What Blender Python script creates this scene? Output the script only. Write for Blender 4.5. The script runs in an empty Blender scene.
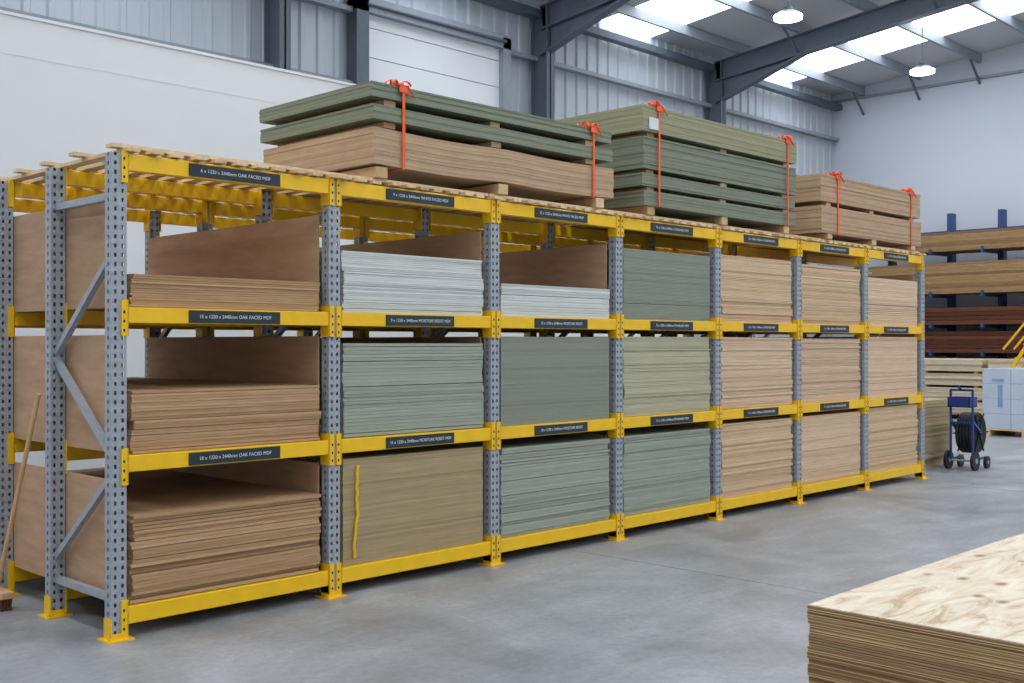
import bpy, math, random
from mathutils import Vector, Matrix
random.seed(7)
sc = bpy.context.scene
try:
    sc.view_settings.view_transform = 'Standard'
except Exception:
    pass

def lin(c):
    r = []
    for v in c:
        v = v / 255.0
        r.append(v / 12.92 if v <= 0.04045 else ((v + 0.055) / 1.055) ** 2.4)
    return (r[0], r[1], r[2], 1.0)

# ------------------------------------------------------------- materials
def new_mat(name):
    m = bpy.data.materials.new(name); m.use_nodes = True
    nt = m.node_tree; b = nt.nodes['Principled BSDF']
    return m, nt, b

def plain(name, c, rough=0.5, metal=0.0, noise=0.08, scale=8.0, spec=0.5):
    m, nt, b = new_mat(name)
    tc = nt.nodes.new('ShaderNodeTexCoord'); n = nt.nodes.new('ShaderNodeTexNoise')
    n.inputs['Scale'].default_value = scale; n.inputs['Detail'].default_value = 4
    nt.links.new(tc.outputs['Object'], n.inputs['Vector'])
    cr = nt.nodes.new('ShaderNodeValToRGB')
    l = lin(c)
    cr.color_ramp.elements[0].position = 0.3; cr.color_ramp.elements[1].position = 0.7
    cr.color_ramp.elements[0].color = tuple(x * (1 - noise) for x in l[:3]) + (1,)
    cr.color_ramp.elements[1].color = tuple(min(1, x * (1 + noise)) for x in l[:3]) + (1,)
    nt.links.new(n.outputs['Fac'], cr.inputs['Fac'])
    nt.links.new(cr.outputs['Color'], b.inputs['Base Color'])
    b.inputs['Roughness'].default_value = rough
    b.inputs['Metallic'].default_value = metal
    b.inputs['Specular IOR Level'].default_value = spec
    return m

def board(name, c1, c2, sc3=(1.5, 1.5, 30), namt=0.14, rough=0.8):
    """sheet material: each board (mesh island) its own tone + fine streaks"""
    m, nt, b = new_mat(name)
    g = nt.nodes.new('ShaderNodeNewGeometry')
    cr = nt.nodes.new('ShaderNodeValToRGB')
    cr.color_ramp.elements[0].color = lin(tuple(v*.94 for v in c1)); cr.color_ramp.elements[1].color = lin(c2)
    e = cr.color_ramp.elements.new(.12); e.color = lin(c1)
    nt.links.new(g.outputs['Random Per Island'], cr.inputs['Fac'])
    tc = nt.nodes.new('ShaderNodeTexCoord'); mp = nt.nodes.new('ShaderNodeMapping')
    mp.inputs['Scale'].default_value = sc3
    nt.links.new(tc.outputs['Object'], mp.inputs['Vector'])
    n = nt.nodes.new('ShaderNodeTexNoise'); n.inputs['Scale'].default_value = 2.5
    n.inputs['Detail'].default_value = 6; n.inputs['Roughness'].default_value = 0.65
    nt.links.new(mp.outputs['Vector'], n.inputs['Vector'])
    r2 = nt.nodes.new('ShaderNodeMapRange')
    r2.inputs['From Min'].default_value = 0.3; r2.inputs['From Max'].default_value = 0.7
    r2.inputs['To Min'].default_value = 1 - namt; r2.inputs['To Max'].default_value = 1 + namt * 0.6
    nt.links.new(n.outputs['Fac'], r2.inputs['Value'])
    mx = nt.nodes.new('ShaderNodeVectorMath'); mx.operation = 'SCALE'
    nt.links.new(cr.outputs['Color'], mx.inputs[0]); nt.links.new(r2.outputs['Result'], mx.inputs['Scale'])
    nt.links.new(mx.outputs['Vector'], b.inputs['Base Color'])
    b.inputs['Roughness'].default_value = rough
    b.inputs['Specular IOR Level'].default_value = 0.25
    return m

def emit(name, c, s):
    m, nt, b = new_mat(name)
    b.inputs['Base Color'].default_value = (0.8, 0.8, 0.8, 1)
    b.inputs['Emission Color'].default_value = lin(c)
    b.inputs['Emission Strength'].default_value = s
    return m

M_yel = plain('yellow_powdercoat', (244, 192, 16), 0.4, noise=0.05)
M_galv = plain('galvanised_steel', (160, 166, 173), 0.45, 0.15, 0.12, 25)
M_dark = plain('dark_void', (30, 30, 32), 0.9)
M_sign = plain('sign_dark_teal', (28, 46, 54), 0.5, noise=0.04)
M_white = plain('white_print', (215, 220, 220), 0.6, noise=0.01)
M_ply = board('plywood_face', (188, 152, 120), (196, 158, 126), (1.2, 1.2, 6), 0.18)
M_slat = board('pine_slat', (214, 184, 142), (234, 208, 168), (8, 1, 1), 0.2)
M_bearer = board('timber_bearer', (196, 158, 114), (226, 196, 152), (3, 3, 3), 0.2)
M_tan = board('mdf_tan', (178, 142, 104), (198, 162, 122), namt=.18)
M_tan2 = board('mdf_light_tan', (210, 178, 142), (226, 196, 160))
M_pink = board('mdf_pinkish', (216, 184, 152), (230, 202, 170))
M_white_b = board('primed_board', (200, 205, 200), (224, 227, 222))
M_green = board('moisture_mdf_green', (154, 161, 146), (168, 174, 159))
M_green2 = board('moisture_mdf_greygreen', (138, 145, 130), (146, 152, 138), namt=0.08)
M_olive = board('chipboard_olive', (170, 150, 114), (182, 162, 125))
M_sage = board('board_sage', (182, 177, 148), (194, 189, 160))
M_packgreen = board('pack_green', (122, 128, 108), (140, 145, 124))
M_packgreen2 = board('pack_green_tan', (150, 147, 116), (166, 162, 131))
M_packbrown = board('pack_brown', (180, 150, 120), (194, 164, 132), (1.5, 1.5, 8), 0.14)
M_orange = plain('orange_strap', (246, 96, 36), 0.45)
M_wallw = plain('white_wall_paint', (229, 231, 233), 0.8, noise=0.02, scale=0.6)
M_wallend = plain('end_wall_paint', (206, 212, 222), 0.8, noise=0.03, scale=0.4)
M_clad = plain('cladding_grey', (192, 199, 206), 0.5, noise=0.04, scale=0.5)
M_steel = plain('steelwork_bluegrey', (92, 102, 114), 0.5, noise=0.06)
M_rail = plain('sheeting_rail', (146, 153, 162), 0.5, noise=0.06)
M_roof = plain('roof_liner', (196, 200, 206), 0.6, noise=0.04, scale=0.5)
M_sky = emit('skylight_panel', (240, 247, 255), 5.6)
M_lamp = emit('lamp_lens', (255, 255, 250), 30.0)
M_door = plain('roller_door_white', (230, 233, 236), 0.5, noise=0.02, scale=1)
M_blk = plain('black_rubber', (26, 26, 28), 0.6)
M_blue = plain('blue_paint', (40, 62, 130), 0.4)
M_rblue = plain('rack_blue', (48, 76, 124), 0.5)
M_pallet = plain('wrapped_blocks', (186, 196, 208), 0.35, noise=0.05, scale=3)
M_stick = plain('broom_wood', (206, 164, 116), 0.6)
M_bris = plain('bristle', (96, 52, 34), 0.9)
M_ply_edge = board('ply_edge', (140, 108, 72), (208, 176, 132), (2, 2, 60), 0.25)
M_ply_core = board('ply_edge_core', (112, 86, 56), (150, 116, 78), (2, 2, 60), 0.25)
M_timb = board('timber_pack', (142, 110, 76), (176, 142, 102), (2, 2, 10), 0.2)
M_dtimb = board('dark_hardwood', (88, 50, 36), (128, 78, 56), (2, 2, 10), 0.2)
M_pale = board('pale_ply', (208, 190, 160), (230, 214, 188), (2, 2, 20), 0.12)

# plywood face with patches/knots (foreground)
def ply_top():
    m, nt, b = new_mat('plywood_top_knots')
    tc = nt.nodes.new('ShaderNodeTexCoord'); mp = nt.nodes.new('ShaderNodeMapping')
    mp.inputs['Scale'].default_value = (1.2, 4.0, 1)
    nt.links.new(tc.outputs['Object'], mp.inputs['Vector'])
    n = nt.nodes.new('ShaderNodeTexNoise'); n.inputs['Scale'].default_value = 2.4; n.inputs['Detail'].default_value = 10
    n.inputs['Distortion'].default_value = 1.4; n.inputs['Roughness'].default_value = 0.68
    nt.links.new(mp.outputs['Vector'], n.inputs['Vector'])
    cr = nt.nodes.new('ShaderNodeValToRGB')
    cr.color_ramp.elements[0].position = 0.36; cr.color_ramp.elements[0].color = lin((176, 150, 120))
    cr.color_ramp.elements[1].position = 0.60; cr.color_ramp.elements[1].color = lin((218, 206, 186))
    e = cr.color_ramp.elements.new(.46); e.color = lin((206, 188, 162))
    nt.links.new(n.outputs['Fac'], cr.inputs['Fac'])
    mp2 = nt.nodes.new('ShaderNodeMapping'); mp2.inputs['Scale'].default_value = (6.0, 9.0, 1)
    nt.links.new(tc.outputs['Object'], mp2.inputs['Vector'])
    v = nt.nodes.new('ShaderNodeTexVoronoi'); v.inputs['Scale'].default_value = 1.0
    nt.links.new(mp2.outputs['Vector'], v.inputs['Vector'])
    r = nt.nodes.new('ShaderNodeValToRGB')
    r.color_ramp.elements[0].position = 0.09; r.color_ramp.elements[0].color = (.95, .95, .95, 1)
    r.color_ramp.elements[1].position = 0.24; r.color_ramp.elements[1].color = (0, 0, 0, 1)
    nt.links.new(v.outputs['Distance'], r.inputs['Fac'])
    gt = nt.nodes.new('ShaderNodeMath'); gt.operation = 'GREATER_THAN'; gt.inputs[1].default_value = .35
    sp = nt.nodes.new('ShaderNodeSeparateColor'); nt.links.new(v.outputs['Color'], sp.inputs[0]); nt.links.new(sp.outputs[0], gt.inputs[0])
    mu = nt.nodes.new('ShaderNodeMath'); mu.operation = 'MULTIPLY'
    nt.links.new(r.outputs['Color'], mu.inputs[0]); nt.links.new(gt.outputs[0], mu.inputs[1])
    mx = nt.nodes.new('ShaderNodeMix'); mx.data_type = 'RGBA'
    nt.links.new(mu.outputs[0], mx.inputs['Factor'])
    nt.links.new(cr.outputs['Color'], mx.inputs[6]); mx.inputs[7].default_value = lin((146, 108, 74))
    nt.links.new(mx.outputs[2], b.inputs['Base Color'])
    b.inputs['Roughness'].default_value = 0.7
    return m
M_plytop = ply_top()

def floor_mat():
    m, nt, b = new_mat('concrete_floor')
    tc = nt.nodes.new('ShaderNodeTexCoord')
    n = nt.nodes.new('ShaderNodeTexNoise'); n.inputs['Scale'].default_value = 0.9; n.inputs['Detail'].default_value = 12
    n.inputs['Roughness'].default_value = 0.68; n.inputs['Distortion'].default_value = 0.8
    nt.links.new(tc.outputs['Object'], n.inputs['Vector'])
    cr = nt.nodes.new('ShaderNodeValToRGB')
    cr.color_ramp.elements[0].position = 0.36; cr.color_ramp.elements[0].color = lin((128, 130, 133))
    cr.color_ramp.elements[1].position = 0.66; cr.color_ramp.elements[1].color = lin((164, 165, 167))
    nt.links.new(n.outputs['Fac'], cr.inputs['Fac'])
    n2 = nt.nodes.new('ShaderNodeTexNoise'); n2.inputs['Scale'].default_value = 22; n2.inputs['Detail'].default_value = 8
    n2.inputs['Roughness'].default_value = .75
    nt.links.new(tc.outputs['Object'], n2.inputs['Vector'])
    r2 = nt.nodes.new('ShaderNodeMapRange'); r2.inputs['From Min'].default_value = .25; r2.inputs['From Max'].default_value = .75
    r2.inputs['To Min'].default_value = 0.78; r2.inputs['To Max'].default_value = 1.2
    nt.links.new(n2.outputs['Fac'], r2.inputs['Value'])
    mp = nt.nodes.new('ShaderNodeMapping'); mp.inputs['Scale'].default_value = (.5, 2.6, 1); mp.inputs['Rotation'].default_value = (0, 0, .5)
    nt.links.new(tc.outputs['Object'], mp.inputs['Vector'])
    n3 = nt.nodes.new('ShaderNodeTexNoise'); n3.inputs['Scale'].default_value = 1.6; n3.inputs['Detail'].default_value = 8; n3.inputs['Roughness'].default_value = .75
    nt.links.new(mp.outputs['Vector'], n3.inputs['Vector'])
    r4 = nt.nodes.new('ShaderNodeMapRange'); r4.inputs['From Min'].default_value = .3; r4.inputs['From Max'].default_value = .7
    r4.inputs['To Min'].default_value = .86; r4.inputs['To Max'].default_value = 1.12
    nt.links.new(n3.outputs['Fac'], r4.inputs['Value'])
    # sparse pale specks / dust marks
    v = nt.nodes.new('ShaderNodeTexVoronoi'); v.inputs['Scale'].default_value = 5.5
    nt.links.new(tc.outputs['Object'], v.inputs['Vector'])
    r5 = nt.nodes.new('ShaderNodeMapRange'); r5.inputs['From Min'].default_value = .03; r5.inputs['From Max'].default_value = .07
    r5.inputs['To Min'].default_value = 1.3; r5.inputs['To Max'].default_value = 1.0
    nt.links.new(v.outputs['Distance'], r5.inputs['Value'])
    mm = nt.nodes.new('ShaderNodeMath'); mm.operation = 'MULTIPLY'
    nt.links.new(r2.outputs['Result'], mm.inputs[0]); nt.links.new(r4.outputs['Result'], mm.inputs[1])
    m2 = nt.nodes.new('ShaderNodeMath'); m2.operation = 'MULTIPLY'
    nt.links.new(mm.outputs[0], m2.inputs[0]); nt.links.new(r5.outputs['Result'], m2.inputs[1])
    mx = nt.nodes.new('ShaderNodeVectorMath'); mx.operation = 'SCALE'
    nt.links.new(cr.outputs['Color'], mx.inputs[0]); nt.links.new(m2.outputs[0], mx.inputs['Scale'])
    nt.links.new(mx.outputs['Vector'], b.inputs['Base Color'])
    r3 = nt.nodes.new('ShaderNodeMapRange'); r3.inputs['From Min'].default_value = .3; r3.inputs['From Max'].default_value = .7
    r3.inputs['To Min'].default_value = 0.3; r3.inputs['To Max'].default_value = 0.5
    nt.links.new(n.outputs['Fac'], r3.inputs['Value']); nt.links.new(r3.outputs['Result'], b.inputs['Roughness'])
    b.inputs['Specular IOR Level'].default_value = 0.45
    return m
M_floor = floor_mat()
M_joint = plain('floor_joint', (122, 124, 126), 0.9)

# ------------------------------------------------------------- mesh builder
class MB:
    def __init__(s): s.v = []; s.f = []; s.m = []
    def quad(s, a, b, c, d, mi=0):
        n = len(s.v); s.v += [tuple(a), tuple(b), tuple(c), tuple(d)]
        s.f.append((n, n+1, n+2, n+3)); s.m.append(mi)
    def box(s, x0, x1, y0, y1, z0, z1, mi=0):
        n = len(s.v)
        s.v += [(x0,y0,z0),(x1,y0,z0),(x1,y1,z0),(x0,y1,z0),(x0,y0,z1),(x1,y0,z1),(x1,y1,z1),(x0,y1,z1)]
        for q in ((0,3,2,1),(4,5,6,7),(0,1,5,4),(1,2,6,5),(2,3,7,6),(3,0,4,7)):
            s.f.append(tuple(n+i for i in q)); s.m.append(mi)
    def bar(s, p, q, w, h, mi=0, up=(0,0,1)):
        p = Vector(p); q = Vector(q); d = (q-p).normalized(); up = Vector(up)
        if abs(d.dot(up)) > 0.98: up = Vector((0,1,0))
        sd = d.cross(up).normalized(); u = sd.cross(d).normalized()
        n = len(s.v)
        for c in (p, q):
            for a, b in ((-1,-1),(1,-1),(1,1),(-1,1)):
                s.v.append(tuple(c + sd*a*w/2 + u*b*h/2))
        for t in ((0,1,2,3),(7,6,5,4),(0,4,5,1),(1,5,6,2),(2,6,7,3),(3,7,4,0)):
            s.f.append(tuple(n+i for i in t)); s.m.append(mi)
    def cyl(s, p, q, r, n=12, mi=0, r2=None):
        p = Vector(p); q = Vector(q); d = (q-p).normalized()
        up = Vector((0,0,1)) if abs(d.z) < .9 else Vector((1,0,0))
        a = d.cross(up).normalized(); b = d.cross(a)
        r2 = r if r2 is None else r2
        k = len(s.v)
        for c, rr in ((p, r), (q, r2)):
            for i in range(n):
                t = 2*math.pi*i/n
                s.v.append(tuple(c + a*math.cos(t)*rr + b*math.sin(t)*rr))
        for i in range(n):
            j = (i+1) % n
            s.f.append((k+i, k+j, k+n+j, k+n+i)); s.m.append(mi)
        s.f.append(tuple(k+i for i in reversed(range(n)))); s.m.append(mi)
        s.f.append(tuple(k+n+i for i in range(n))); s.m.append(mi)
    def torus(s, c, axis, R, r, n=24, k=8, mi=0):
        c = Vector(c); ax = Vector(axis).normalized()
        up = Vector((0,0,1)) if abs(ax.z) < .9 else Vector((1,0,0))
        a = ax.cross(up).normalized(); b = ax.cross(a)
        o = len(s.v)
        for i in range(n):
            t = 2*math.pi*i/n; rd = a*math.cos(t)+b*math.sin(t)
            for j in range(k):
                w = 2*math.pi*j/k
                s.v.append(tuple(c + rd*(R+r*math.cos(w)) + ax*r*math.sin(w)))
        for i in range(n):
            for j in range(k):
                i2 = (i+1)%n; j2 = (j+1)%k
                s.f.append((o+i*k+j, o+i2*k+j, o+i2*k+j2, o+i*k+j2)); s.m.append(mi)
    def obj(s, name, mats, parent=None, bevel=0):
        me = bpy.data.meshes.new(name); me.from_pydata(s.v, [], s.f); me.update()
        for m in mats: me.materials.append(m)
        for p, mi in zip(me.polygons, s.m): p.material_index = mi
        o = bpy.data.objects.new(name, me); sc.collection.objects.link(o)
        if parent:
            o.parent = parent; o.location = -parent.location
        if bevel:
            b = o.modifiers.new('bevel', 'BEVEL'); b.width = bevel; b.segments = 2; b.limit_method = 'ANGLE'
        return o

def empty(name, loc=(0,0,0)):
    e = bpy.data.objects.new(name, None); e.location = loc; e.empty_display_size = .2
    sc.collection.objects.link(e); return e

# ------------------------------------------------------------- room shell
XL, XR, YF, YB = -14.0, 24.3, -22.0, 8.8
YR = -6.6
def roofz(y): return 8.2 + 0.105 * (YB - y) if y > YR else 8.2 + 0.105*(YB-YR) - 0.105*(YR-y)
b = MB(); b.box(XL, XR, YF, YB, -0.2, 0); b.obj('floor', [M_floor])
b = MB()
for x in (-5.3, 3.7, 9.7, 15.6, 21.4): b.box(x-.003, x+.003, YF, YB, 0, 0.001)
for y in (-8.5, 3.4): b.box(XL, XR, y-.003, y+.003, 0, 0.001)
b.obj('trim_floor_joints', [M_joint])

# corrugated back wall
b = MB()
pts = []; x = XL
while x < XR:
    pts += [(x, YB), (x+.16, YB), (x+.19, YB-.035), (x+.27, YB-.035), (x+.30, YB)]
    x += .33
pts.append((XR, YB))
for (xa, ya), (xb, yb) in zip(pts, pts[1:]):
    if xb > xa: b.quad((xa, ya, 0), (xb, yb, 0), (xb, yb, 8.3), (xa, ya, 8.3))
b.obj('wall_back', [M_clad])
b = MB(); b.box(XR, XR+.2, YF, YB, 0, 9.9); b.obj('wall_right', [M_wallend])
b = MB(); b.box(XL-.2, XL, YF, YB, 0, 9.9); b.obj('wall_left', [M_wallw])
b = MB(); b.box(XL, XR, YF-.2, YF, 0, 8.3); b.obj('wall_front', [M_wallw])

# ceiling with rooflight strips
cols = [-11.2, -5.3, 0.7, 6.7, 12.6, 18.4, 24.1]
b = MB(); sk = MB()
lights = []
for i in range(len(cols)-1):
    mid = (cols[i]+cols[i+1])/2; lights.append((mid-.85, mid+.85))
def roofstrip(mb, xa, xb, mi=0):
    for ya, yb in ((YF, YR), (YR, YB)):
        mb.quad((xa, ya, roofz(ya)), (xb, ya, roofz(ya)), (xb, yb, roofz(yb)), (xa, yb, roofz(yb)), mi)
prev = XL
for xa, xb in lights:
    roofstrip(b, prev, xa); roofstrip(sk, xa, xb); prev = xb
roofstrip(b, prev, XR)
b.obj('ceiling', [M_roof])
sk.obj('window_rooflights', [M_sky])
# purlins, rafters, columns
b = MB()
y = YB - .9
while y > YF:
    if abs(y-YR) > .3:
        z = roofz(y); b.box(XL, XR, y-.035, y+.035, z-.22, z-.01, 1)
    y -= 1.5
for cx in cols[:-1]:
    for (ya, yb) in ((YB-.3, YR), (YF+.3, YR)):
        za = roofz(ya)-.48; zb = roofz(yb)-.48
        b.bar((cx, ya, za), (cx, yb, zb), .03, .42)
        b.bar((cx, ya, za+.21), (cx, yb, zb+.21), .2, .03)
        b.bar((cx, ya, za-.21), (cx, yb, zb-.21), .2, .03)
        s = 1 if yb > ya else -1
        e = ya + s*2.2
        b.bar((cx, ya, za-.70), (cx, e, roofz(e)-.70), .2, .03)
        n = len(b.v)
        b.v += [(cx, ya, za-.2), (cx, ya, za-.70), (cx, e, roofz(e)-.68)]
        b.f.append((n, n+1, n+2)); b.m.append(0)
        yc0, yc1 = (ya-.2, ya+.22) if s < 0 else (ya-.22, ya+.2)
        b.box(cx-.1, cx+.1, yc0, yc0+.03, 0, za+.2)
        b.box(cx-.1, cx+.1, yc1-.03, yc1, 0, za+.2)
        b.box(cx-.015, cx+.015, yc0, yc1, 0, za+.2)
for cx in cols[2:-1]:
    for i in range(1, 9, 2):
        y = YB-.9-1.5*i
        b.bar((cx, y, roofz(y)-.68), (cx+.7, y, roofz(y)-.2), .04, .04); b.bar((cx, y, roofz(y)-.68), (cx-.7, y, roofz(y)-.2), .04, .04)
for i in range(0, 10):
    y = YB-.9-1.5*i
    b.bar((XR-.02, y, roofz(y)-.72), (XR-.6, y, roofz(y)-.2), .045, .045)
b.box(XR-.08, XR, YR, YB, 8.0, 8.06, 1)
for z in (1.6, 3.3, 4.6, 5.8, 7.0):
    b.box(XL, 8.2, YB-.2, YB-.05, z-.03, z+.05, 1)
    b.box(11.8, XR, YB-.2, YB-.05, z-.03, z+.05, 1)
b.box(XL, XR, YB-.3, YB-.1, 7.78, 7.92)
b.obj('trim_steel_frame', [M_steel, M_rail])

# partition
b = MB(); b.box(XL, 12.4, 5.0, 5.15, 0, 4.72)
b.obj('wall_partition', [M_wallw])
b = MB(); b.box(XL, 12.4, 4.985, 5.165, 4.72, 4.75); b.box(XL, 12.4, 4.997, 5.0, 4.35, 4.354)
b.obj('trim_partition_cap', [M_wallw])

# sectional door
b = MB(); z = 0
while z < 6.9:
    b.box(8.45, 11.55, YB-.18, YB-.12, z, z+.47); z += .485
b.box(8.2, 8.45, YB-.3, YB-.05, 0, 7.2, 1); b.box(11.55, 11.75, YB-.3, YB-.05, 0, 7.2, 2)
b.box(8.2, 11.75, YB-.3, YB-.05, 7.0, 7.25, 2)
b.cyl((8.4, YB-.32, 7.12), (11.6, YB-.32, 7.12), .03, 12, 1)
b.obj('door_1', [M_door, M_steel, M_rail])

# high bay lamps
for lx in (20.26, 14.75, 8.9, 3.0, -3.0):
    for ly in (4.54, -3.0):
        e = empty('high_bay_lamp', (lx, ly, 7.4))
        b = MB()
        b.cyl((lx, ly, 7.45), (lx, ly, 7.52), .25, 20, 0, .16)
        b.cyl((lx, ly, 7.52), (lx, ly, 7.60), .08, 12, 0)
        b.cyl((lx, ly, 7.60), (lx, ly, 8.1), .01, 6, 0)
        b.cyl((lx, ly, 8.1), (lx, ly, roofz(ly)-.18), .01, 6, 0)
        b.obj('housing', [M_rail], e)
        b = MB(); b.cyl((lx, ly, 7.39), (lx, ly, 7.45), .25, 20); b.obj('lens', [M_lamp], e)

# ------------------------------------------------------------- pallet racking
P = 1.44; NB = 7
rack = empty('pallet_rack')
UW, UD = .088, .075
H = 2.65
def perf(mb, o, u, w, cols_, z0, z1, pitch=.05, hw=.014, hh=.022, mi=0):
    """vertical perforated strip at o, going width w along u, true holes"""
    o = Vector(o); u = Vector(u)
    def Q(a, c, za, zb):
        p = o + u*a; q = o + u*c
        mb.quad((p.x, p.y, za), (q.x, q.y, za), (q.x, q.y, zb), (p.x, p.y, zb), mi)
    edges = [0]
    for c in cols_: edges += [c-hw/2, c+hw/2]
    edges.append(w)
    for i in range(0, len(edges), 2): Q(edges[i], edges[i+1], z0, z1)
    for c in cols_:
        z = z0
        while z < z1-.001:
            zt = min(z+pitch-hh, z1); Q(c-hw/2, c+hw/2, z, zt); z += pitch
up = MB()
YU = [0.0, .77, 1.54, 2.33]
for k in range(NB+1):
    for yi, y0 in enumerate(YU):
        x0 = k*P-UW/2; x1 = k*P+UW/2; y1 = y0+UD
        perf(up, (x0, y0, 0), (1,0,0), UW, (.023, .065), 0.005, H)
        perf(up, (x0, y0, 0), (0,1,0), UD, (.037,), 0.005, H)
        perf(up, (x1, y0, 0), (0,1,0), UD, (.037,), 0.005, H)
        perf(up, (x0, y1, 0), (1,0,0), UW, (), 0.005, H)
        up.quad((x0,y0,H),(x1,y0,H),(x1,y1,H),(x0,y1,H))
up.obj('uprights', [M_galv], rack)
br = MB()
for k in range(NB+1):
    x = k*P
    for ya, yb in ((YU[0]+UD, YU[1]), (YU[2]+UD, YU[3])):
        for z in (.22, 2.42): br.box(x-.018, x+.018, ya-.03, yb+.03, z-.02, z+.02)
        br.bar((x, ya-.02, 2.12), (x, yb+.02, 1.55), .035, .035)
        br.bar((x, yb+.02, 1.52), (x, ya-.02, .98), .035, .035)
        br.bar((x, ya-.02, .90), (x, yb+.02, .34), .035, .035)
br.obj('frame_bracing', [M_galv], rack)
LV = [(.08,.175), (.91,1.0), (1.725,1.812), (2.56,2.652)]
bm = MB(); cn = MB()
for k in range(NB):
    xa = k*P+UW/2; xb = (k+1)*P-UW/2
    for za, zb in LV:
        for j, y0 in enumerate(YU):
            fr = j in (0, 2)
            f0, f1 = (y0-.005, y0+.045) if fr else (y0+UD-.045, y0+UD+.005)
            bm.box(xa, xb, f0, f1, za, zb)
            if fr: bm.box(xa, xb, f1, f1+.012, za, zb-.03)
            zc0, zc1 = max(.03, za-.07), min(zb+.04, H+.01)
            yc = (y0-.012, y0) if fr else (y0+UD, y0+UD+.012)
            for s, xe in ((1, xa), (-1, xb)):
                a, c = sorted((xe - s*.034, xe + s*.004)); cn.box(a, c, yc[0], yc[1], zc0, zc1)
                a, c = sorted((xe + s*.001, xe + s*.006)); cn.box(a, c, y0-.012, y0+UD+.005, zc0, zc1)
                if fr and j == 0:
                    zz = zc0+.03
                    while zz < zc1-.02:
                        xm = xe - s*.02
                        cn.box(xm-.005, xm+.005, yc[0]-.002, yc[0], zz-.007, zz+.007, 1); zz += .05
bm.obj('beams', [M_yel], rack, bevel=.004)
cn.obj('beam_connectors', [M_yel, M_dark], rack)
ft = MB()
for k in range(NB+1):
    for y0 in YU:
        x = k*P
        ft.box(x-.075, x+.075, y0-.04, y0+UD+.03, 0, .008)
        ft.box(x-UW/2-.006, x-UW/2, y0-.008, y0+UD, .008, .12)
        ft.box(x+UW/2, x+UW/2+.006, y0-.008, y0+UD, .008, .12)
        ft.box(x-UW/2-.006, x+UW/2+.006, y0-.01, y0-.002, .008, .04)
        ft.cyl((x-.062, y0-.02, .008), (x-.062, y0-.02, .025), .01, 6)
ft.obj('foot_plates', [M_yel], rack)
dk = MB()
for k in range(NB):
    x = k*P+.03
    while x < (k+1)*P-.04:
        o = random.uniform(-.03, .02)
        dk.box(x, x+.075, -.02+o, 2.42+o, 2.662, 2.682); x += .136
for y0 in (.02, .45, .9, 1.3, 1.72, 2.1, 2.36):
    for k in range(NB):
        dk.box(k*P-.02+random.uniform(-.03,0), (k+1)*P-.05, y0, y0+.075, 2.684, 2.704)
dk.obj('timber_deck', [M_slat], rack)
dv = MB()
for za, zb in ((.18, .85), (1.004, 1.66), (1.814, 2.43)):
    dv.box(.05, .062, .09, 2.32, za, zb)
    for k in range(1, NB+1):
        dv.box(k*P-.064, k*P-.052, .09, 2.32, za, zb)
dv.obj('plywood_dividers', [M_ply], rack)
prod = [['6 x 1220 x 2440mm OAK FACED MDF','15 x 1220 x 2440mm OAK FACED MDF','18 x 1220 x 2440mm OAK FACED MDF'],
        ['9 x 1220 x 2440mm WHITE FACED MDF','9 x 1220 x 2440mm MOISTURE RESIST MDF','15 x 1220 x 2440mm MOISTURE RESIST MDF'],
        ['12 x 1220 x 2440mm WHITE FACED MDF','12 x 1220 x 2440mm MOISTURE RESIST','18 x 1220 x 2440mm MOISTURE RESIST'],
        ['15 x 1220 x 2440mm STANDARD MDF']*3, ['12 x 1220 x 2440mm STANDARD MDF']*3,
        ['9 x 1220 x 2440mm STANDARD MDF']*3, ['6 x 1220 x 2440mm STANDARD MDF']*3]
sg = MB()
for k in range(NB):
    for li, (za, zb) in enumerate((LV[3], LV[2], LV[1])):
        xc = k*P+P/2; z = (za+zb)/2 - .002
        sg.box(xc-.305, xc+.305, -.012, -.0055, z-.036, z+.036)
        cu = bpy.data.curves.new('sign_text', 'FONT'); cu.body = prod[k][li]
        cu.size = .029; cu.align_x = 'CENTER'; cu.align_y = 'CENTER'; cu.extrude = .0005
        t = bpy.data.objects.new('sign_text', cu); sc.collection.objects.link(t)
        t.location = (xc, -.0135, z); t.rotation_euler = (math.pi/2, 0, 0)
        cu.materials.append(M_white); t.parent = rack
sg.obj('sign_plates', [M_sign], rack)

# ------------------------------------------------------------- board stacks in bays
def stack(name, x0, x1, y0, y1, z0, z1, pitch, mat, jit=.004, rag=.0, gapp=.12, mats=None):
    """sheets on top of each other; bundles shift, and edges dip/lift slightly so layer lines are uneven"""
    b = MB(); z = z0; gx = 0; gy = 0; NS = 8
    wave = [0]*(NS+1)
    while z < z1-pitch*.5:
        if random.random() < gapp:
            gx = random.uniform(-jit*1.6, jit*1.6); gy = random.uniform(-rag*.7, rag*.5); z += pitch*.13
        jx = gx+random.uniform(-jit, jit)*.8; jy = gy+random.uniform(-jit, jit)*.5
        th = pitch*random.uniform(.945, .985)
        tilt = random.uniform(-1, 1)*jit*.5
        n = len(b.v)
        wave = [w*.7 + random.uniform(-.015, .015)*pitch for w in wave]
        for i in range(NS+1):
            t = i/NS; x = x0+(x1-x0)*t+jx; ya = y0+jy+tilt*(t-.5)+random.uniform(-.0006,.0006); w = wave[i]
            b.v += [(x, ya, z+w+.0004), (x, y1+jy, z+.0004), (x, y1+jy, z+th), (x, ya, z+th+w)]
        for i in range(NS):
            a = n+i*4; c = a+4
            for j in range(4):
                j2 = (j+1) % 4; b.f.append((a+j, c+j, c+j2, a+j2)); b.m.append(0)
        b.f.append((n, n+1, n+2, n+3)); b.m.append(0)
        e = n+NS*4; b.f.append((e+3, e+2, e+1, e)); b.m.append(0)
        z += pitch
    return b.obj(name, mats or [mat])
SH = [.177, 1.001, 1.813]
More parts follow.
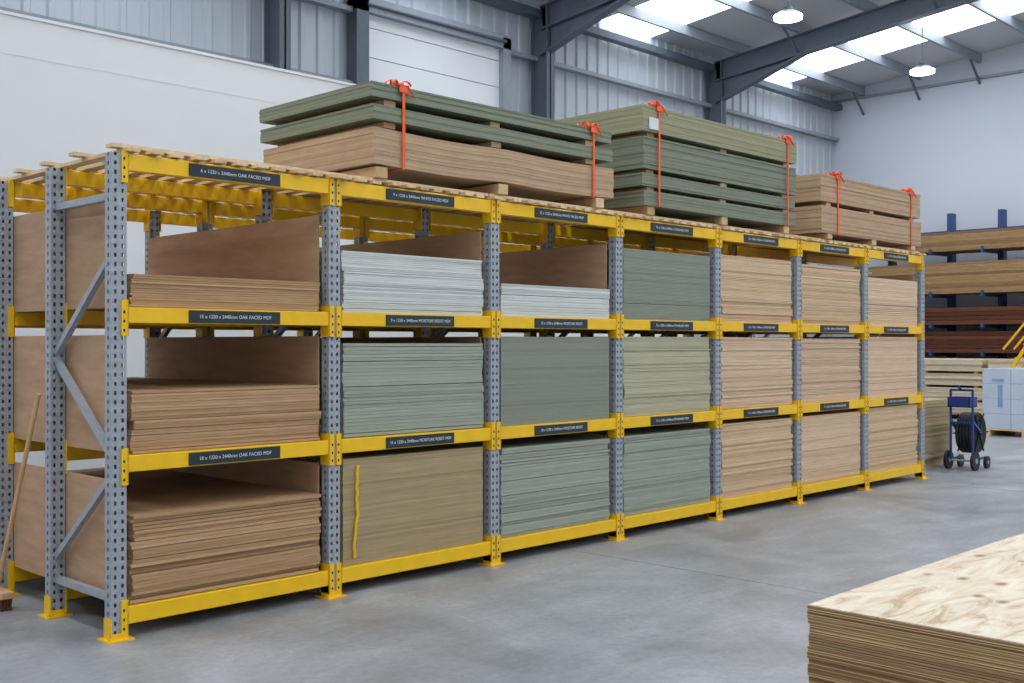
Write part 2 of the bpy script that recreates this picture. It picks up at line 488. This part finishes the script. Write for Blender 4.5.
Z = {
 0: [(.665,.019,M_tan,.010,.03,.3),(.865,.016,M_olive,.003,.006,.1),(.83,.021,M_green,.006,.014,.25),(.84,.019,M_green,.006,.014,.25),(.87,.013,M_tan2,.007,.014,.25),(.87,.010,M_pink,.006,.010,.2),(.895,.013,M_tan2,.007,.012,.25)],
 1: [(1.345,.016,M_tan,.006,.012,.15),(1.625,.023,M_green,.006,.014,.3),(1.66,.013,M_green2,.002,.004,.06),(1.67,.013,M_sage,.005,.012,.2),(1.67,.011,M_pink,.006,.010,.2),(1.665,.009,M_pink,.007,.012,.2),(1.68,.02,M_pink,.003,.004,.1)],
 2: [(1.995,.013,M_tan,.010,.02,.3),(2.21,.013,M_white_b,.006,.008,.2),(2.06,.020,M_white_b,.003,.004,.1),(2.40,.012,M_green2,.002,.005,.08),(2.43,.014,M_tan2,.007,.014,.25),(2.42,.012,M_tan2,.007,.012,.25),(2.35,.02,M_pink,.004,.006,.1)]}
for lv in Z:
    for k, (zt, pt, mt, jt, rg, gp) in enumerate(Z[lv]):
        stack('sheet_board_stack', k*P+.09, k*P+1.345, .03, 2.47, SH[lv]+.001, zt, pt, mt, min(jt,.009), rg, gp)

b = MB(); z = .82; x = P+.20
pz = []
while z > .22:
    pz.append((x, z)); x += random.uniform(-.012, .012); z -= .035
for (xa, za), (xb, zb) in zip(pz, pz[1:]): b.bar((xa, .014, za+.004), (xb, .014, zb), .018, .01, 0, (0,1,0))
b.obj('yellow_strap_tail', [M_yel])

# ------------------------------------------------------------- packs on top
def pack(parent, name, x0, x1, y0, y1, z0, z1, pitch, mat, sag=0.0, phase=0.0, jit=.004, nseg=14):
    b = MB(); z = z0
    while z < z1-pitch*.5:
        jx = random.uniform(-jit, jit); jy = random.uniform(-jit, jit); th = pitch*.97
        n = len(b.v)
        for i in range(nseg+1):
            t = i/nseg; x = x0+(x1-x0)*t+jx
            s = -sag*abs(math.sin(math.pi*(t*2+phase)))**1.3
            for yy, zz in ((y0+jy, z), (y1+jy, z), (y1+jy, z+th), (y0+jy, z+th)):
                b.v.append((x, yy, zz+s))
        for i in range(nseg):
            a = n+i*4; c = a+4
            for j in range(4):
                j2 = (j+1) % 4
                b.f.append((a+j, c+j, c+j2, a+j2)); b.m.append(0)
        b.f.append((n, n+1, n+2, n+3)); b.m.append(0)
        e = n+nseg*4; b.f.append((e+3, e+2, e+1, e)); b.m.append(0)
        z += pitch
    return b.obj(name, [mat], parent)
def bearers(parent, xs, y0, y1, z0, z1):
    b = MB()
    for x in xs: b.box(x-.05, x+.05, y0+.0+random.uniform(0,.02), y1, z0, z1)
    return b.obj('bearers', [M_bearer], parent, bevel=.004)
def straps(parent, xs, y0, y1, z0, z1, knots=True):
    b = MB()
    for x in xs:
        zt = z1+.004
        b.box(x-.011, x+.011, y0-.012, y0-.006, z0, zt)
        b.box(x-.011, x+.011, y1+.006, y1+.012, z0, zt)
        b.box(x-.011, x+.011, y0-.012, y1+.012, zt, zt+.004)
        b.box(x-.011, x+.011, y0-.012, y1+.012, z0-.004, z0)
        if knots:
            b.box(x-.04, x+.04, y0-.018, y0-.010, zt-.04, zt+.008)
            b.box(x-.04, x+.04, y0-.018, y0+.06, zt+.004, zt+.010)
            for i in range(9):
                px = x+random.uniform(-.07,.07); py = y0+random.uniform(-.02,.12); r = random.uniform(.02,.038)
                a0 = random.uniform(0, 3.14); dx = math.cos(a0); dy = math.sin(a0)*.6
                prev = None
                for q in range(7):
                    t = math.pi*q/6
                    c = Vector((px+dx*r*1.5*math.cos(t), py+dy*r*1.5*math.cos(t), zt+.008+r*1.1*math.sin(t)))
                    if prev is not None: b.bar(prev, c, .02, .004)
                    prev = c
            b.bar((x+.03, y0-.015, zt+.01), (x+.075, y0-.04, zt-.07), .018, .004)
    return b.obj('orange_straps', [M_orange], parent)

e = empty('wrapped_board_pack', (2.9, .6, 2.71))
y0, y1 = -.02, 1.27
bearers(e, (1.82, 2.95, 4.05), y0, y1, 2.705, 2.78)
pack(e, 'brown_boards', 1.74, 4.22, y0, y1, 2.795, 3.045, .022, M_packbrown, .014, .0)
bearers(e, (1.9, 2.9, 3.95), y0+.02, y1-.02, 3.045, 3.085)
pack(e, 'green_boards', 1.73, 4.2, y0-.01, y1+.02, 3.088, 3.185, .016, M_packgreen, .004)
bearers(e, (1.9, 2.9, 3.95), y0+.02, y1-.02, 3.183, 3.232)
pack(e, 'green_boards_upper', 1.72, 4.19, y0, y1+.02, 3.235, 3.325, .016, M_packgreen, .0)
straps(e, (1.98, 3.95), y0-.01, y1+.03, 2.78, 3.325)

e = empty('wrapped_board_pack', (5.9, .6, 2.71))
bearers(e, (4.75, 5.85, 6.95), y0, y1, 2.705, 2.78)
pack(e, 'green_boards_a', 4.62, 7.1, y0, y1-.08, 2.78, 2.9, .018, M_packgreen)
bearers(e, (4.75, 5.85, 6.95), y0+.02, y1-.1, 2.9, 2.94)
pack(e, 'green_boards_b', 4.6, 7.08, y0, y1-.08, 2.942, 3.05, .018, M_packgreen)
bearers(e, (4.75, 5.85, 6.95), y0+.02, y1-.1, 3.048, 3.09)
pack(e, 'green_boards_c', 4.62, 7.1, y0, y1-.08, 3.092, 3.36, .018, M_packgreen)
bearers(e, (4.75, 5.85, 6.95), y0+.02, y1-.1, 3.358, 3.40)
pack(e, 'sage_boards', 4.58, 7.08, y0-.02, y1-.05, 3.402, 3.62, .018, M_packgreen2)
straps(e, (4.8, 6.9), y0-.02, y1-.05, 2.78, 3.62)
b = MB(); b.box(4.66, 4.8, -.05, -.045, 3.42, 3.52); b.obj('paper_label', [M_white], e)

e = empty('wrapped_board_pack', (8.8, .6, 2.71))
bearers(e, (7.8, 8.8, 9.8), y0, y1, 2.705, 2.76)
pack(e, 'brown_boards_lower', 7.62, 9.98, y0, y1-.1, 2.765, 3.05, .02, M_packbrown)
bearers(e, (7.8, 8.8, 9.8), y0+.02, y1-.1, 3.048, 3.09)
pack(e, 'brown_boards_upper', 7.6, 9.96, y0, y1-.1, 3.092, 3.38, .02, M_packbrown)
straps(e, (7.95, 9.7), y0, y1-.1, 2.765, 3.38)

# ------------------------------------------------------------- foreground ply stack
e = empty('plywood_stack', (1.5, -4.6, 0))
b = MB()
for yy in (-5.15, -4.65, -4.12):
    b.box(.3, 2.7, yy-.05, yy+.05, 0, .1)
b.obj('pallet_runners', [M_bearer], e)
b = MB(); z = .1
n = 39; pt = (.80-.1)/n
for i in range(n):
    jx = random.uniform(-.004, .004); jy = random.uniform(-.004, .004)
    for q in range(5):
        za = z+pt*.95*q/5; b.box(.28+jx+(.001 if q%2 else 0), 2.72+jx, -5.21+jy, -3.99+jy-(.001 if q%2 else 0), za, za+pt*.95/5, q % 2)
    z += pt
b.obj('sheets', [M_ply_edge, M_ply_core], e)
b = MB(); b.box(.282, 2.722, -5.212, -3.99, .8, .804); b.obj('top_sheet_face', [M_plytop], e)

# ------------------------------------------------------------- boards beyond the rack end
e = empty('board_pallet', (11.4, 1.6, 0))
b = MB(); [b.box(10.75, 11.95, yy, yy+.09, 0, .1) for yy in (.5, 1.6, 2.7)]; b.obj('bearers', [M_bearer], e)
b = MB(); z = .1
while z < .86:
    j = random.uniform(-.01, .01); b.box(10.73+j, 11.95+j, .46+j, 2.9+j, z, z+.021); z += .022
b.obj('sheets', [M_olive], e)

# ------------------------------------------------------------- strapping trolley
tx, ty = 11.55, .05
e = empty('strapping_trolley', (tx, ty, 0))
W = .14
b = MB()
for dy in (-W, W):
    b.cyl((tx-.22, ty+dy, .13), (tx-.22, ty+dy, 1.02), .016, 10)
    b.cyl((tx-.22, ty+dy, .13), (tx+.16, ty+dy, .14), .016, 10)
b.cyl((tx-.22, ty-W, 1.02), (tx-.22, ty+W, 1.02), .016, 10)
b.cyl((tx-.22, ty-W, .6), (tx-.22, ty+W, .6), .014, 10)
b.cyl((tx-.22, ty, 1.02), (tx-.36, ty, 1.08), .014, 8)
b.box(tx-.32, tx-.08, ty-W, ty+W, .80, .81); b.box(tx-.32, tx-.31, ty-W, ty+W, .80, .93)
b.box(tx-.09, tx-.08, ty-W, ty+W, .80, .93); b.box(tx-.32, tx-.08, ty-W, ty-W+.01, .80, .93)
b.box(tx-.32, tx-.08, ty+W-.01, ty+W, .80, .93)
b.bar((tx-.22, ty-W, .62), (tx+.04, ty-W, .46), .03, .03); b.bar((tx-.22, ty+W, .62), (tx+.04, ty+W, .46), .03, .03)
b.obj('blue_frame', [M_blue], e)
b = MB()
ax = (.0, 1, 0)
rx = tx+.07
for i, yy in enumerate((-.08, -.04, 0, .04, .08)):
    for R in (.14, .18, .215, .245): b.torus((rx, ty+yy, .46), ax, R, .022, 28, 6)
b.cyl((rx, ty-W, .46), (rx, ty+W, .46), .025, 12)
b.cyl((rx, ty-.10, .46), (rx, ty+.10, .46), .13, 20)
for i in range(6):
    a = i*math.pi/3
    for s in (-.11, .11):
        b.bar((rx, ty+s, .46), (rx+math.cos(a)*.28, ty+s, .46+math.sin(a)*.28), .015, .015)
b.obj('strap_coil', [M_blk], e)
b = MB()
for dx in (-.22, .16):
    for dy in (-W-.03, W+.03):
        r = .12 if dx < 0 else .08
        b.cyl((tx+dx, ty+dy-.018, r), (tx+dx, ty+dy+.018, r), r, 20, 0)
        b.cyl((tx+dx, ty+dy-.022, r), (tx+dx, ty+dy+.022, r), r*.3, 12, 1)
b.cyl((tx-.22, ty-W-.03, .12), (tx-.22, ty+W+.03, .12), .012, 8, 1)
b.obj('wheels', [M_blk, M_rail], e)

# ------------------------------------------------------------- wrapped block pallet
e = empty('wrapped_block_pallet', (17.5, 1.2, 0))
b = MB()
for yy in (.55, 1.2, 1.83): b.box(16.9, 18.1, yy, yy+.1, 0, .1)
for i in range(6): b.box(16.9+i*.21, 17.02+i*.21, .5, 1.97, .1, .125)
b.obj('pallet', [M_bearer], e)
b = MB()
for l in range(4):
    for i in range(3):
        b.box(16.91, 18.09, .505+i*.489, .99+i*.489, .127+l*.262, .387+l*.262)
b.obj('packages', [M_pallet], e, bevel=.006)
MP2 = plain('blue_print', (128, 156, 198), .5)
b = MB()
b.box(16.903, 16.91, 1.62, 1.70, .5, .9)
b.box(16.903, 16.91, 1.60, 1.80, .95, 1.0)
b.obj('printed_logo', [MP2], e)

# ------------------------------------------------------------- pale ply stacks far right
e = empty('pale_plywood_stack', (21.4, 4, 0))
b = MB()
for y in (.9, 3.45):
    z = .12
    for g in range(4):
        for i in range(9):
            j = random.uniform(-.02, .02)
            b.box(20.7+j, 21.95+j, y+j, y+2.44+j, z, z+.026); z += .028
        z += .05
b.obj('sheets', [M_pale], e)
b = MB()
for y in (.9, 3.45):
    for q in (.1, 1.2, 2.25):
        b.box(20.72, 21.93, y+q, y+q+.08, 0, .12)
        for g in range(1, 4): b.box(20.72, 21.93, y+q, y+q+.08, .12+g*.252+(g-1)*.05, .12+g*.302)
b.obj('bearers', [M_bearer], e)

# ------------------------------------------------------------- cantilever rack
e = empty('cantilever_rack', (23.4, 2, 0))
b = MB()
py = [6.9, 5.4, 4.2, 3.0, 1.8, .6]
for y in py:
    b.box(23.7, 23.95, y-.06, y+.06, 0, 4.75)
    b.box(22.6, 23.95, y-.06, y+.06, 0, .16)
    for z in (.75, 1.35, 2.0, 2.72, 3.72):
        b.bar((23.75, y, z+.02), (22.65, y, z), .06, .07)
        b.box(22.6, 22.64, y-.03, y+.03, z-.03, z+.10)
for z in (.4, 2.4, 4.3):
    b.box(23.8, 23.85, .6, 6.9, z-.04, z+.04)
b.obj('blue_frame', [M_rblue], e)
def lengths(z0, z1, n, mat, th, nm):
    b = MB()
    z = z0
    while z < z1-th*.5:
        for i in range(n):
            w = 1.0/n; j = random.uniform(-.12, .12)
            b.box(22.68+i*w, 22.68+i*w+w*.95, .1+j, 7.0+j, z, z+th*.92)
        z += th
    b.obj(nm, [mat], e)
lengths(3.76, 4.22, 5, M_timb, .055, 'timber_lengths_top')
lengths(2.77, 3.48, 5, M_timb, .06, 'timber_lengths_upper')
lengths(2.05, 2.5, 4, M_dtimb, .1, 'hardwood_lengths')
lengths(1.40, 1.9, 4, M_dtimb, .1, 'hardwood_lengths_lower')
lengths(.80, 1.25, 4, M_timb, .08, 'timber_lengths_low')
lengths(.17, .6, 4, M_timb, .08, 'timber_lengths_base')

# ------------------------------------------------------------- yellow step ladder
e = empty('yellow_step_ladder', (19.2, 1.7, 0))
b = MB()
for x in (18.9, 19.45):
    b.bar((x, 2.9, 0), (x, 1.4, 2.4), .05, .06); b.bar((x, 1.4, 2.4), (x, .8, 0), .05, .05)
    b.bar((x, 2.35, 1.5), (x, 1.15, 3.0), .035, .035)
    b.bar((x, 1.4, 2.4), (x, 1.15, 3.0), .035, .035)
for i in range(1, 9):
    t = i/9; b.box(18.9, 19.45, 2.9-1.5*t-.08, 2.9-1.5*t+.08, 2.4*t-.015, 2.4*t+.015)
b.obj('frame_and_treads', [M_yel], e)

# ------------------------------------------------------------- broom
e = empty('broom', (-.14, 1.27, 0))
b = MB(); b.cyl((-.16, 1.27, .1), (-.075, .86, 1.315), .014, 12); b.obj('handle', [M_stick], e)
b = MB(); b.box(-.2, -.12, 1.1, 1.44, .07, .115); b.obj('head', [M_stick], e, bevel=.01)
b = MB()
for i in range(24):
    for j in range(4):
        x = -.192+j*.019; y = 1.11+i*.0135
        b.cyl((x, y, .07), (x+random.uniform(-.01,.01), y+random.uniform(-.008,.008), 0), .005, 5)
b.obj('bristles', [M_bris], e)

# ------------------------------------------------------------- world + camera
w = bpy.data.worlds.new('world'); sc.world = w; w.use_nodes = True
w.node_tree.nodes['Background'].inputs['Color'].default_value = (.75, .85, 1, 1)
w.node_tree.nodes['Background'].inputs['Strength'].default_value = .5

cam = bpy.data.cameras.new('camera'); co = bpy.data.objects.new('camera', cam); sc.collection.objects.link(co)
cam.sensor_width = 36; cam.lens = 36*1110/1024
co.location = (-2.825, -5.738, 1.613)
co.rotation_euler = (math.radians(90.1), 0, math.radians(44.29-90))
cam.clip_end = 200
sc.camera = co
